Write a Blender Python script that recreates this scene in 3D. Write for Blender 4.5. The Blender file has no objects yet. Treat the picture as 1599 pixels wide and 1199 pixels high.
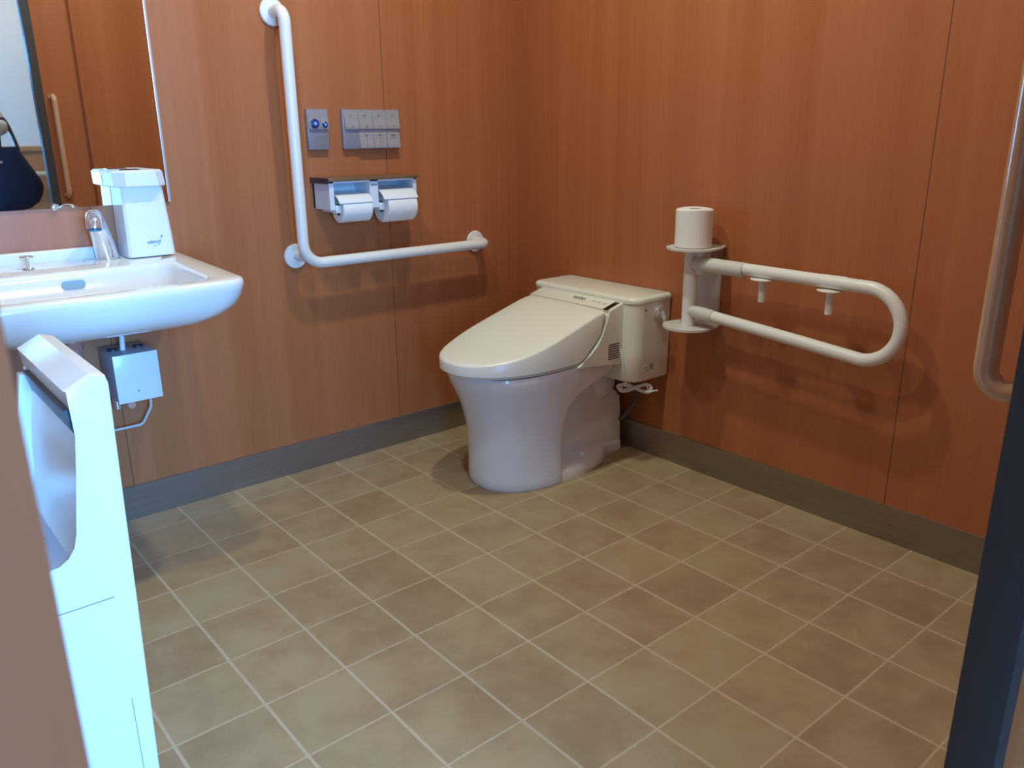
import bpy, bmesh, math, random
from mathutils import Vector, Matrix
random.seed(7)
PI = math.pi
S = bpy.context.scene
COL = S.collection

# ------------------------------------------------------------------ camera
def make_camera():
    f, yaw, pit, rol = 1271.609, 0.871767, 0.300689, -0.0091532
    fw = Vector((math.cos(pit)*math.cos(yaw), math.cos(pit)*math.sin(yaw), -math.sin(pit)))
    rt = Vector((math.sin(yaw), -math.cos(yaw), 0)); up = rt.cross(fw)
    r = rt*math.cos(rol) + up*math.sin(rol); u = -rt*math.sin(rol) + up*math.cos(rol)
    cd = bpy.data.cameras.new('camera'); co = bpy.data.objects.new('camera', cd); COL.objects.link(co)
    m = Matrix((r, u, -fw)).transposed().to_4x4(); m.translation = Vector((-2.0802, -2.3965, 1.0842))
    co.matrix_world = m
    cd.sensor_width = 36; cd.sensor_fit = 'HORIZONTAL'; cd.lens = f/1599*36
    cd.clip_start = 0.01; cd.clip_end = 60
    cd.dof.use_dof = True; cd.dof.focus_distance = 2.4; cd.dof.aperture_fstop = 20
    S.camera = co
make_camera()

# ------------------------------------------------------------------ world, lights, exposure
W = bpy.data.worlds.new('world'); S.world = W; W.use_nodes = True
bg = W.node_tree.nodes['Background']
bg.inputs[0].default_value = (0.62, 0.82, 1.0, 1); bg.inputs[1].default_value = 0.3
S.view_settings.view_transform = 'Standard'; S.view_settings.look = 'None'
S.view_settings.exposure = 0.0; S.view_settings.gamma = 1.0
S.view_settings.use_curve_mapping = False

def area(name, loc, target, sx, sy, power, col, spread=PI):
    l = bpy.data.lights.new(name, 'AREA'); l.shape = 'RECTANGLE'; l.size = sx; l.size_y = sy
    l.energy = power; l.color = col; l.spread = spread
    o = bpy.data.objects.new(name, l); COL.objects.link(o); o.location = loc
    o.rotation_euler = (Vector(target)-Vector(loc)).to_track_quat('-Z', 'Y').to_euler()
    return o
def disk(name, loc, r, power, col):
    l = bpy.data.lights.new(name, 'AREA'); l.shape = 'DISK'; l.size = r*2; l.energy = power; l.color = col
    o = bpy.data.objects.new(name, l); COL.objects.link(o); o.location = loc
    return o
ZC = 2.45                                   # ceiling height
COOL = (0.14, 0.46, 1.0)
WARM = (0.93, 1.0, 0.85)
area('corridor_window_light', (-2.02, -3.92, 1.15), (-1.95, 0, 0.85), 0.95, 1.3, 110, COOL, math.radians(100))
disk('ceiling_lamp_light', (-0.80, -0.88, ZC-0.03), 0.045, 14.0, WARM)
disk('ceiling_lamp_light', (-1.42, -0.88, ZC-0.03), 0.045, 9.5, WARM)
disk('ceiling_lamp_light', (-1.15, -1.72, ZC-0.03), 0.045, 5.0, (0.95, 1.0, 0.90))  # unseen third lamp, added as fill for the door side of the room
disk('corridor_fill_light', (-1.0, -3.2, ZC-0.03), 0.08, 14, (1.0, 0.96, 0.88))  # added fill that brightens the mirrored corridor, no fitting behind it

# ------------------------------------------------------------------ materials
def new_mat(name):
    m = bpy.data.materials.new(name); m.use_nodes = True
    return m, m.node_tree.nodes, m.node_tree.links, m.node_tree.nodes['Principled BSDF']
def plain(name, col, rough=0.5, metal=0.0, bump=0.0, bscale=200, coat=0.0, var=0.0, spec=0.5):
    m, n, l, b = new_mat(name)
    b.inputs['Base Color'].default_value = (*col, 1); b.inputs['Roughness'].default_value = rough
    b.inputs['Metallic'].default_value = metal; b.inputs['Coat Weight'].default_value = coat
    b.inputs['Specular IOR Level'].default_value = spec
    tc = n.new('ShaderNodeTexCoord'); nz = n.new('ShaderNodeTexNoise')
    nz.inputs['Scale'].default_value = bscale; nz.inputs['Detail'].default_value = 4
    l.new(tc.outputs['Object'], nz.inputs['Vector'])
    if bump:
        bp = n.new('ShaderNodeBump'); bp.inputs['Strength'].default_value = bump; bp.inputs['Distance'].default_value = 0.001
        l.new(nz.outputs['Fac'], bp.inputs['Height']); l.new(bp.outputs['Normal'], b.inputs['Normal'])
    v = var or 0.02
    mx = n.new('ShaderNodeMixRGB'); mx.inputs[1].default_value = (*[c*(1-v) for c in col], 1)
    mx.inputs[2].default_value = (*[min(1, c*(1+v)) for c in col], 1)
    l.new(nz.outputs['Fac'], mx.inputs[0]); l.new(mx.outputs[0], b.inputs['Base Color'])
    return m
def math_node(n, l, op, a, b=None, clamp=False):
    x = n.new('ShaderNodeMath'); x.operation = op; x.use_clamp = clamp
    for i, v in enumerate((a, b)):
        if v is None: continue
        if hasattr(v, 'is_linked') or hasattr(v, 'links'): l.new(v, x.inputs[i])
        else: x.inputs[i].default_value = v
    return x.outputs[0]
def ramp(n, l, fac, stops):
    r = n.new('ShaderNodeValToRGB'); e = r.color_ramp.elements
    while len(e) < len(stops): e.new(0.5)
    for k, (p, c) in enumerate(stops): e[k].position = p; e[k].color = (*c, 1)
    l.new(fac, r.inputs[0]); return r.outputs[0]

def wood(name, axis, seams, dark=(0.345, 0.104, 0.034), light=(0.435, 0.148, 0.054), rough=0.38, spec=0.5):
    m, n, l, b = new_mat(name); b.inputs['Specular IOR Level'].default_value = spec
    tc = n.new('ShaderNodeTexCoord'); sp = n.new('ShaderNodeSeparateXYZ'); l.new(tc.outputs['Object'], sp.inputs[0])
    u = sp.outputs[axis]; z = sp.outputs[2]
    def noise(su, sz, detail=4, rgh=0.6):
        cb = n.new('ShaderNodeCombineXYZ')
        l.new(math_node(n, l, 'MULTIPLY', u, su), cb.inputs[0]); l.new(math_node(n, l, 'MULTIPLY', z, sz), cb.inputs[2])
        nz = n.new('ShaderNodeTexNoise'); nz.inputs['Scale'].default_value = 1; nz.inputs['Detail'].default_value = detail
        nz.inputs['Roughness'].default_value = rgh
        l.new(cb.outputs[0], nz.inputs['Vector']); return nz.outputs['Fac']
    fine = noise(420, 6, 3); mid = noise(60, 0.8, 4); band = noise(11, 0.10, 2)
    f = math_node(n, l, 'ADD', math_node(n, l, 'MULTIPLY', fine, 0.22), math_node(n, l, 'MULTIPLY', mid, 0.30))
    f = math_node(n, l, 'ADD', f, math_node(n, l, 'MULTIPLY', band, 0.48))
    c = ramp(n, l, f, [(0.32, dark), (0.68, light)])
    for s in seams:
        d = math_node(n, l, 'ABSOLUTE', math_node(n, l, 'SUBTRACT', u, s))
        g = math_node(n, l, 'LESS_THAN', d, 0.0011)
        mx = n.new('ShaderNodeMixRGB'); l.new(g, mx.inputs[0]); l.new(c, mx.inputs[1])
        mx.inputs[2].default_value = (0.10, 0.035, 0.015, 1); c = mx.outputs[0]
    l.new(c, b.inputs['Base Color'])
    b.inputs['Roughness'].default_value = rough
    rr = math_node(n, l, 'ADD', math_node(n, l, 'MULTIPLY', band, 0.25), rough-0.12)
    l.new(rr, b.inputs['Roughness'])
    bp = n.new('ShaderNodeBump'); bp.inputs['Strength'].default_value = 0.08; bp.inputs['Distance'].default_value = 0.0006
    l.new(fine, bp.inputs['Height']); l.new(bp.outputs[0], b.inputs['Normal'])
    return m

def floor_mat():
    m, n, l, b = new_mat('floor_tile')
    U = 0.178; ASP = 1.0351
    tc = n.new('ShaderNodeTexCoord'); sp = n.new('ShaderNodeSeparateXYZ'); l.new(tc.outputs['Object'], sp.inputs[0])
    wob = n.new('ShaderNodeTexNoise'); wob.inputs['Scale'].default_value = 7; l.new(tc.outputs['Object'], wob.inputs['Vector'])
    w = math_node(n, l, 'MULTIPLY', math_node(n, l, 'SUBTRACT', wob.outputs['Fac'], 0.5), 0.020)
    u = math_node(n, l, 'ADD', math_node(n, l, 'ADD', math_node(n, l, 'DIVIDE', sp.outputs[0], U), 0.9038+20), w)
    v = math_node(n, l, 'ADD', math_node(n, l, 'DIVIDE', math_node(n, l, 'SUBTRACT', math_node(n, l, 'DIVIDE', sp.outputs[1], U), 0.3859), ASP), 50.0)
    v = math_node(n, l, 'ADD', v, w)
    def edge(t):                         # 0 on joint centre
        fr = math_node(n, l, 'FRACT', t)
        return math_node(n, l, 'SUBTRACT', 0.5, math_node(n, l, 'ABSOLUTE', math_node(n, l, 'SUBTRACT', fr, 0.5)))
    eu, ev = edge(u), edge(v)
    jn = n.new('ShaderNodeTexNoise'); jn.inputs['Scale'].default_value = 60; jn.inputs['Detail'].default_value = 3
    l.new(tc.outputs['Object'], jn.inputs['Vector'])
    wj = math_node(n, l, 'ADD', math_node(n, l, 'MULTIPLY', jn.outputs['Fac'], 0.012), 0.0105)
    def soft(e, add):
        s = n.new('ShaderNodeMapRange'); s.interpolation_type = 'SMOOTHSTEP'
        l.new(e, s.inputs[0]); l.new(math_node(n, l, 'ADD', wj, add-0.010), s.inputs[1]); l.new(math_node(n, l, 'ADD', wj, add+0.006), s.inputs[2])
        s.inputs[3].default_value = 1; s.inputs[4].default_value = 0; return s.outputs[0]
    joint = math_node(n, l, 'MAXIMUM', soft(eu, 0.003), soft(ev, -0.003))
    # per tile colour
    cb = n.new('ShaderNodeCombineXYZ'); l.new(math_node(n, l, 'FLOOR', u), cb.inputs[0]); l.new(math_node(n, l, 'FLOOR', v), cb.inputs[1])
    wn = n.new('ShaderNodeTexWhiteNoise'); wn.noise_dimensions = '3D'; l.new(cb.outputs[0], wn.inputs[0])
    off = n.new('ShaderNodeVectorMath'); off.operation = 'SCALE'; l.new(wn.outputs['Color'], off.inputs[0]); off.inputs['Scale'].default_value = 9
    ad = n.new('ShaderNodeVectorMath'); l.new(off.outputs[0], ad.inputs[0]); l.new(tc.outputs['Object'], ad.inputs[1])
    cl = n.new('ShaderNodeTexNoise'); cl.inputs['Scale'].default_value = 8; cl.inputs['Detail'].default_value = 7; cl.inputs['Roughness'].default_value = 0.62
    l.new(ad.outputs[0], cl.inputs['Vector'])
    gr = n.new('ShaderNodeTexNoise'); gr.inputs['Scale'].default_value = 210; gr.inputs['Detail'].default_value = 3; l.new(tc.outputs['Object'], gr.inputs['Vector'])
    f = math_node(n, l, 'ADD', math_node(n, l, 'MULTIPLY', cl.outputs['Fac'], 0.78), math_node(n, l, 'MULTIPLY', wn.outputs['Value'], 0.16))
    f = math_node(n, l, 'ADD', f, math_node(n, l, 'MULTIPLY', gr.outputs['Fac'], 0.10))
    tcx = ramp(n, l, f, [(0.26, (0.265, 0.172, 0.092)), (0.45, (0.318, 0.220, 0.122)), (0.58, (0.362, 0.266, 0.148)), (0.76, (0.366, 0.290, 0.172))])
    mx = n.new('ShaderNodeMixRGB'); l.new(joint, mx.inputs[0]); l.new(tcx, mx.inputs[1]); mx.inputs[2].default_value = (0.47, 0.375, 0.255, 1)
    l.new(mx.outputs[0], b.inputs['Base Color']); b.inputs['Roughness'].default_value = 0.46
    b.inputs['Specular IOR Level'].default_value = 0.35
    bp = n.new('ShaderNodeBump'); bp.inputs['Strength'].default_value = 0.25; bp.inputs['Distance'].default_value = 0.0008
    h = math_node(n, l, 'SUBTRACT', math_node(n, l, 'MULTIPLY', gr.outputs['Fac'], 0.35), math_node(n, l, 'MULTIPLY', joint, 0.6))
    l.new(h, bp.inputs['Height']); l.new(bp.outputs[0], b.inputs['Normal'])
    return m
def brushed(name, col, rough, axis_scale, metal=0.9, bump=0.15):
    m, n, l, b = new_mat(name)
    tc = n.new('ShaderNodeTexCoord'); mp = n.new('ShaderNodeMapping'); mp.inputs['Scale'].default_value = axis_scale
    nz = n.new('ShaderNodeTexNoise'); nz.inputs['Scale'].default_value = 1; nz.inputs['Detail'].default_value = 3
    l.new(tc.outputs['Object'], mp.inputs[0]); l.new(mp.outputs[0], nz.inputs['Vector'])
    c = ramp(n, l, nz.outputs['Fac'], [(0.3, [x*0.85 for x in col]), (0.7, [min(1, x*1.12) for x in col])])
    l.new(c, b.inputs['Base Color']); b.inputs['Metallic'].default_value = metal; b.inputs['Roughness'].default_value = rough
    bp = n.new('ShaderNodeBump'); bp.inputs['Strength'].default_value = bump; bp.inputs['Distance'].default_value = 0.0004
    l.new(nz.outputs['Fac'], bp.inputs['Height']); l.new(bp.outputs[0], b.inputs['Normal'])
    return m
def glass_mat(name):
    m, n, l, b = new_mat(name)
    b.inputs['Base Color'].default_value = (0.9, 0.97, 1, 1); b.inputs['Roughness'].default_value = 0.02
    b.inputs['Transmission Weight'].default_value = 1; b.inputs['IOR'].default_value = 1.05
    return m
def emit_mat(name, col, s):
    m, n, l, b = new_mat(name)
    b.inputs['Base Color'].default_value = (0.9, 0.9, 0.9, 1)
    b.inputs['Emission Color'].default_value = (*col, 1); b.inputs['Emission Strength'].default_value = s
    return m

M_WALL_L = wood('wood_laminate_left_wall', 0, [-0.597, -1.517])
M_WALL_R = wood('wood_laminate_right_wall', 1, [-1.498])
M_WALL_N = wood('wood_laminate_near_wall', 0, [-0.35])
M_WALL_W = wood('wood_laminate_west_wall', 1, [-1.0])
M_DOOR = wood('wood_laminate_door', 0, [])
M_JAMB = wood('dark_wood_jamb', 0, [], (0.125, 0.026, 0.009), (0.160, 0.035, 0.012), 0.7, 0.06)
M_WAINS = wood('wood_corridor_wainscot', 0, [-1.9, -0.75, 0.2], (0.40, 0.17, 0.07), (0.50, 0.23, 0.11))
M_FLOOR = floor_mat()
M_BASE = brushed('brushed_steel', (0.38, 0.34, 0.30), 0.40, (3, 3, 900), 0.9, 0.1)
def make_anisotropic(m, aniso, rot):
    n, l = m.node_tree.nodes, m.node_tree.links; b = n['Principled BSDF']
    t = n.new('ShaderNodeTangent'); t.direction_type = 'RADIAL'; t.axis = 'Z'; l.new(t.outputs[0], b.inputs['Tangent'])
    b.inputs['Anisotropic'].default_value = aniso; b.inputs['Anisotropic Rotation'].default_value = rot
make_anisotropic(M_BASE, 0.9, 0.0)
M_CEIL = plain('grey_white_ceiling', (0.52, 0.51, 0.48), 0.9)
M_PLASTER = plain('white_plaster', (0.74, 0.75, 0.72), 0.85, bump=0.1)
M_CERAMIC = plain('white_ceramic', (0.76, 0.745, 0.70), 0.12, coat=0.3)
M_PLASTIC = plain('ivory_plastic', (0.77, 0.76, 0.67), 0.28)
M_WHITE = plain('white_plastic', (0.74, 0.75, 0.76), 0.25)
M_RAIL = plain('white_vinyl_coating', (0.76, 0.75, 0.70), 0.33)
M_STEELW = plain('white_painted_steel', (0.60, 0.58, 0.54), 0.4)
M_PAPER = plain('tissue_paper', (0.80, 0.78, 0.75), 0.95, bump=0.6, bscale=300)
M_CARD = plain('cardboard', (0.36, 0.28, 0.20), 0.9)
M_CHROME = plain('chrome', (0.82, 0.84, 0.86), 0.10, metal=0.82)
M_SILVER = brushed('brushed_aluminium', (0.30, 0.28, 0.31), 0.36, (3, 3, 600), 0.35)
M_SILVERL = brushed('light_aluminium', (0.38, 0.36, 0.355), 0.34, (3, 3, 600), 0.35)
M_DARKP = plain('dark_grey_plastic', (0.035, 0.04, 0.05), 0.35)
M_BLACK = plain('black_gloss', (0.008, 0.006, 0.007), 0.08)
M_BLUE = plain('blue_button', (0.008, 0.035, 0.16), 0.3)
M_INK = plain('grey_print', (0.16, 0.15, 0.14), 0.6)
M_INKB = plain('blue_grey_print', (0.05, 0.12, 0.25), 0.6)
M_WOODTOP = wood('wood_shelf', 0, [], (0.14, 0.07, 0.03), (0.22, 0.12, 0.06), 0.35)
M_MIRROR = plain('mirror_silver', (0.86, 0.88, 0.88), 0.015, metal=1, var=0.001)
M_TRIM = plain('polished_edge', (0.88, 0.88, 0.92), 0.22, metal=0.6)
M_DOOREDGE = plain('dark_rubber_edge', (0.050, 0.047, 0.050), 0.6, spec=0.3)
M_HANDLE = plain('tan_resin_handle', (0.55, 0.30, 0.15), 0.22, coat=0.4)
M_RUBBER = plain('grey_hose', (0.10, 0.10, 0.10), 0.6)
M_SKIN = plain('skin', (0.55, 0.33, 0.24), 0.5)
M_HAIR = plain('black_hair', (0.015, 0.012, 0.012), 0.5, bump=0.8, bscale=90)
M_SHIRT = plain('white_cotton', (0.72, 0.74, 0.74), 0.9, bump=0.6, bscale=60)
M_NAVY = plain('navy_canvas', (0.008, 0.022, 0.068), 0.85, bump=0.7, bscale=350)
M_TROUSER = plain('charcoal_trousers', (0.03, 0.032, 0.04), 0.9, bump=0.5, bscale=150)
M_LAMP = emit_mat('lamp_diffuser', (1.0, 0.92, 0.74), 6)
M_GLASS = glass_mat('window_glass')
M_AMBER = plain('display_window', (0.03, 0.02, 0.03), 0.1)

# ------------------------------------------------------------------ mesh helpers
def link(name, bm, mat, parent=None, smooth=True, sharp=35):
    bmesh.ops.recalc_face_normals(bm, faces=bm.faces[:])
    me = bpy.data.meshes.new(name); bm.to_mesh(me); bm.free()
    me.materials.append(mat)
    if smooth:
        me.shade_smooth()
        me.set_sharp_from_angle(angle=math.radians(sharp))
    o = bpy.data.objects.new(name, me); COL.objects.link(o)
    if parent:
        o.parent = parent
        if parent.type == 'EMPTY' or True:
            o.matrix_parent_inverse = Matrix.Translation(parent_world(parent)).inverted()
    return o
def parent_world(p):
    v = Vector(p.location)
    return v
def thing(name, label, cat, loc, group=None):
    o = bpy.data.objects.new(name, None); COL.objects.link(o); o.location = loc; o.empty_display_size = 0.05
    o['label'] = label; o['category'] = cat
    if group: o['group'] = group
    return o
def tag(o, label, cat, group=None):
    o['label'] = label; o['category'] = cat
    if group: o['group'] = group
    return o
def struct(o, label=None):
    o['kind'] = 'structure'
    if label: o['label'] = label
    return o
def box(bm, x0, x1, y0, y1, z0, z1, bev=0.0, seg=3):
    r = bmesh.ops.create_cube(bm, size=1)
    vs = r['verts']
    for v in vs:
        v.co = Vector(((x0+x1)/2+v.co.x*(x1-x0), (y0+y1)/2+v.co.y*(y1-y0), (z0+z1)/2+v.co.z*(z1-z0)))
    if bev:
        es = list({e for v in vs for e in v.link_edges})
        bmesh.ops.bevel(bm, geom=es, offset=bev, segments=seg, affect='EDGES', profile=0.5)
    return bm
def B(): return bmesh.new()
def tube(bm, pts, r, n=20, caps=True, closed=False):
    pts = [Vector(p) for p in pts]; N = len(pts)
    rad = r if isinstance(r, (list, tuple)) else [r]*N
    rings = []; up = None
    for i in range(N):
        if closed: d = (pts[(i+1) % N]-pts[i-1]).normalized()
        else: d = (pts[min(i+1, N-1)]-pts[max(i-1, 0)]).normalized()
        if up is None:
            up = Vector((0, 0, 1)) if abs(d.z) < 0.9 else Vector((1, 0, 0))
        up = (up-d*up.dot(d)).normalized(); s = d.cross(up)
        rings.append([bm.verts.new(pts[i]+(up*math.cos(2*PI*k/n)+s*math.sin(2*PI*k/n))*rad[i]) for k in range(n)])
    for i in range(N if closed else N-1):
        a, b = rings[i], rings[(i+1) % N]
        for k in range(n): bm.faces.new((a[k], a[(k+1) % n], b[(k+1) % n], b[k]))
    if caps and not closed: bm.faces.new(rings[0][::-1]); bm.faces.new(rings[-1])
    return bm
def fillet(pts, r, n=8):
    """round the inner corners of a polyline"""
    pts = [Vector(p) for p in pts]; out = [pts[0]]
    for i in range(1, len(pts)-1):
        p, a, b = pts[i], pts[i-1], pts[i+1]
        da, db = (a-p).normalized(), (b-p).normalized()
        ang = da.angle(db); t = r/math.tan(ang/2); t = min(t, (a-p).length*0.49, (b-p).length*0.49); rr = t*math.tan(ang/2)
        bis = (da+db).normalized(); c = p+bis*(rr/math.sin(ang/2))
        s = p+da*t-c; e = p+db*t-c; q = s.rotation_difference(e)
        ax, an = q.to_axis_angle()
        for k in range(n+1):
            out.append(c+Matrix.Rotation(an*k/n, 3, ax) @ s)
    out.append(pts[-1]); return out
def lathe(bm, prof, axis='Z', c=(0, 0, 0), n=32, a0=0, a1=2*PI):
    """prof: list of (radius, height)"""
    full = abs(a1-a0-2*PI) < 1e-6; m = n if full else n+1; rings = []
    for r, h in prof:
        ring = []
        for k in range(m):
            a = a0+(a1-a0)*k/n; x, y = r*math.cos(a), r*math.sin(a)
            p = {'Z': (x, y, h), 'Y': (x, h, y), 'X': (h, x, y)}[axis]
            ring.append(bm.verts.new(Vector(p)+Vector(c)))
        rings.append(ring)
    for a, b in zip(rings, rings[1:]):
        for k in range(n):
            k2 = (k+1) % m
            bm.faces.new((a[k], a[k2], b[k2], b[k]))
    bmesh.ops.remove_doubles(bm, verts=bm.verts[:], dist=1e-6)
    return bm
def cyl(bm, c, r, h, axis='Z', n=32, bev=0.0):
    """cylinder starting at c, extending h along axis"""
    if bev: pr = [(0, 0), (r-bev, 0), (r, bev), (r, h-bev), (r-bev, h), (0, h)]
    else: pr = [(0, 0), (r, 0), (r, h), (0, h)]
    t = bmesh.new(); lathe(t, pr, axis, c, n)
    me = bpy.data.meshes.new('tmp'); t.to_mesh(me); t.free(); bm.from_mesh(me); bpy.data.meshes.remove(me)
    return bm
def loft(bm, rings, cap0=True, cap1=True):
    R = [[bm.verts.new(Vector(p)) for p in r] for r in rings]; n = len(R[0])
    for a, b in zip(R, R[1:]):
        for k in range(n): bm.faces.new((a[k], a[(k+1) % n], b[(k+1) % n], b[k]))
    if cap0: bm.faces.new(R[0][::-1])
    if cap1: bm.faces.new(R[-1])
    return R
def prism(bm, poly, axis, a, b, bev=0.0, seg=2):
    """extrude a 2-D polygon: axis 'Y': (x,z), axis 'Z': (x,y), axis 'X': (y,z)"""
    def P(p, h): return {'Y': (p[0], h, p[1]), 'Z': (p[0], p[1], h), 'X': (h, p[0], p[1])}[axis]
    v0 = [bm.verts.new(P(p, a)) for p in poly]; v1 = [bm.verts.new(P(p, b)) for p in poly]; n = len(poly)
    fs = [bm.faces.new(v0[::-1]), bm.faces.new(v1)]
    for k in range(n): fs.append(bm.faces.new((v0[k], v0[(k+1) % n], v1[(k+1) % n], v1[k])))
    if bev:
        es = list({e for f in fs[:2] for e in f.edges})
        bmesh.ops.bevel(bm, geom=es, offset=bev, segments=seg, affect='EDGES', profile=0.5)
    return bm
def rrect(x0, x1, y0, y1, r, n=8):
    """rounded rectangle outline, r = radius or (r at x0y0, x1y0, x1y1, x0y1)"""
    rs = r if isinstance(r, (tuple, list)) else (r,)*4; out = []
    for (cx, cy, a, q) in ((x0, y0, PI, 0), (x1, y0, 1.5*PI, 1), (x1, y1, 0, 2), (x0, y1, 0.5*PI, 3)):
        rr = rs[q]; ox = cx+rr*(1 if cx == x0 else -1); oy = cy+rr*(1 if cy == y0 else -1)
        for k in range(n+1):
            t = a+0.5*PI*k/n; out.append((ox+rr*math.cos(t), oy+rr*math.sin(t)))
    return out
def text_mesh(name, s, size, mat, parent, M, bold=0.0, ext=0.0003):
    """flat lettering as a mesh; M maps the text plane (x right, y up) into place"""
    cu = bpy.data.curves.new(name, 'FONT'); cu.body = s; cu.size = size; cu.extrude = ext; cu.offset = bold
    cu.align_x = 'CENTER'; cu.align_y = 'CENTER'
    t = bpy.data.objects.new('tmp_text', cu); COL.objects.link(t)
    me = bpy.data.meshes.new_from_object(t.evaluated_get(bpy.context.evaluated_depsgraph_get()))
    bpy.data.objects.remove(t); bpy.data.curves.remove(cu)
    me.transform(M); me.materials.clear(); me.materials.append(mat)
    o = bpy.data.objects.new(name, me); COL.objects.link(o)
    if parent: o.parent = parent; o.matrix_parent_inverse = Matrix.Translation(parent_world(parent)).inverted()
    return o
def basis(o, x, y):
    x = Vector(x).normalized(); y = Vector(y).normalized(); z = x.cross(y)
    m = Matrix((x, y, z)).transposed().to_4x4(); m.translation = Vector(o); return m

# ------------------------------------------------------------------ room shell
XW0, YN = -2.10, -2.12            # west wall, inner face of the near wall beside the door
DX0, DX1 = -2.059, -1.18          # door opening: left jamb, leading edge of the sliding door
def sbox(name, mat, *a, label=None, bev=0):
    return struct(link(name, box(B(), *a, bev), mat, smooth=bool(bev)), label)
sbox('floor', M_FLOOR, -3.6, 1.4, -4.1, 0.1, -0.10, 0.0)
sbox('wall_left', M_WALL_L, XW0-0.1, 0.10, 0.0, 0.10, 0, ZC)
sbox('wall_right', M_WALL_R, 0.0, 0.10, -2.25, 0.0, 0, ZC)
sbox('wall_west', M_WALL_W, XW0-0.1, XW0, -2.12, 0.0, 0, ZC)
bm = box(B(), XW0-0.1, DX0, YN-0.115, YN, 0, ZC)
struct(link('wall_near', bm, M_JAMB, smooth=False))
bm = box(B(), -0.98, 0.0, YN+0.005, YN+0.035, 0, ZC)          # inner skin of the door pocket
box(bm, -0.98, 0.0, YN-0.115, YN-0.065, 0, ZC)                 # outer skin
box(bm, DX0, -0.98, YN-0.115, YN+0.035, 2.03, ZC)              # header
struct(link('wall_near', bm, M_WALL_N, smooth=False))
sbox('ceiling', M_CEIL, -3.6, 1.4, -4.1, 0.1, ZC, ZC+0.1)
sbox('baseboard_left', M_BASE, XW0, -0.005, -0.006, 0.0, 0.0, 0.1025)
sbox('baseboard_right', M_BASE, -0.006, 0.0, YN+0.035, 0.0, 0.0, 0.1025)
sbox('baseboard_west', M_BASE, XW0, XW0+0.006, YN, -0.006, 0.0, 0.1025)
# corridor seen in the mirror
sbox('wall_corridor', M_PLASTER, -1.30, 1.4, -4.1, -4.0, 0, ZC)
bm = box(B(), -3.6, -2.75, -4.1, -4.0, 0, ZC); box(bm, -2.75, -1.30, -4.1, -4.0, 0, 0.45); box(bm, -2.75, -1.30, -4.1, -4.0, 2.15, ZC)
struct(link('wall_corridor', bm, M_PLASTER, smooth=False))
sbox('wall_corridor_west', M_PLASTER, -3.7, -3.6, -4.1, 0.1, 0, ZC)
sbox('wall_corridor_east', M_PLASTER, 1.4, 1.5, -4.1, 0.1, 0, ZC)
sbox('wall_corridor_north', M_PLASTER, 0.10, 1.4, YN-0.115, YN-0.02, 0, ZC)
sbox('wall_corridor_north', M_PLASTER, -3.6, XW0-0.1, YN-0.115, YN-0.02, 0, ZC)
sbox('trim_1', M_WAINS, -1.28, 1.4, -4.0, -3.985, 0, 0.985, label='wood panelling on the lower corridor wall')
sbox('trim_2', M_WAINS, -1.28, 1.4, -4.0, -3.970, 0.985, 1.018, bev=0.003, label='wooden rail capping the corridor panelling')
hr = thing('corridor_handrail', 'cream wooden handrail along the corridor wall, seen in the mirror', 'handrail', (-0.1, -3.985, 0.84))
link('rail', tube(B(), [(-1.25, -3.92, 0.84), (1.2, -3.92, 0.84)], 0.018), plain('cream_rail', (0.62, 0.50, 0.33), 0.4), hr)
for x in (-1.1, -0.3, 0.5): link('bracket', tube(B(), [(x, -3.985, 0.80), (x, -3.94, 0.80), (x, -3.92, 0.828)], 0.007, 10), M_CHROME, hr)
# corridor window where the daylight comes in
bm = B()
for a in ((-2.75, -2.70, 0.45, 2.15), (-1.35, -1.30, 0.45, 2.15), (-2.70, -1.35, 0.45, 0.50), (-2.70, -1.35, 2.10, 2.15)):
    box(bm, a[0], a[1], -4.09, -4.0, a[2], a[3])
w1 = struct(link('window_1', bm, M_STEELW, smooth=False))
p = link('pane', box(B(), -2.70, -1.35, -4.05, -4.045, 0.50, 2.10), M_GLASS, w1, smooth=False)

# sliding door standing open at the right of the opening
door = struct(thing('door_1', 'wood-faced sliding door with a dark edge, slid half open', 'door', (-0.7, YN-0.03, 0)))
link('door_panel', box(B(), DX1+0.0365, -0.28, YN-0.048, YN-0.002, 0.012, 2.02), M_DOOR, door, smooth=False)
link('edge_strip', box(B(), DX1, DX1+0.036, YN-0.050, YN+0.001, 0.012, 2.02, 0.0015, 2), M_DOOREDGE, door)['label'] = 'dark rubber strip on the leading edge'
pts = fillet([(-1.112, YN-0.002, 0.808), (-1.112, YN+0.051, 0.802), (-1.112, YN+0.051, 1.26), (-1.112, YN-0.002, 1.26)], 0.035, 10)
link('door_handle', tube(B(), pts, 0.0130, 24), M_HANDLE, door)
link('door_edge_trim', box(B(), -0.985, -0.98, YN+0.004, YN+0.036, 0, 2.03), M_WALL_W, None, smooth=False)['kind'] = 'structure'
bpy.data.objects['door_edge_trim'].name = 'trim_3'

# ------------------------------------------------------------------ ceiling lamps
for i, (x, y, lab) in enumerate(((-0.80, -0.88, 'round recessed ceiling downlight nearer the toilet'), (-1.42, -0.88, 'round recessed ceiling downlight nearer the washbasin'), (-1.15, -1.72, 'round ceiling downlight added as fill just inside the doorway'))):  # doorway fitting is made up to carry the added fill lamp
    t = thing('ceiling_downlight', lab, 'light', (x, y, ZC), 'recessed ceiling downlights')
    link('trim_ring', lathe(B(), [(0.050, -0.001), (0.050, -0.012), (0.062, -0.008), (0.066, -0.001)], 'Z', (x, y, ZC)), M_STEELW, t)
    link('diffuser', cyl(B(), (x, y, ZC-0.006), 0.050, 0.005), M_LAMP, t)

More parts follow.
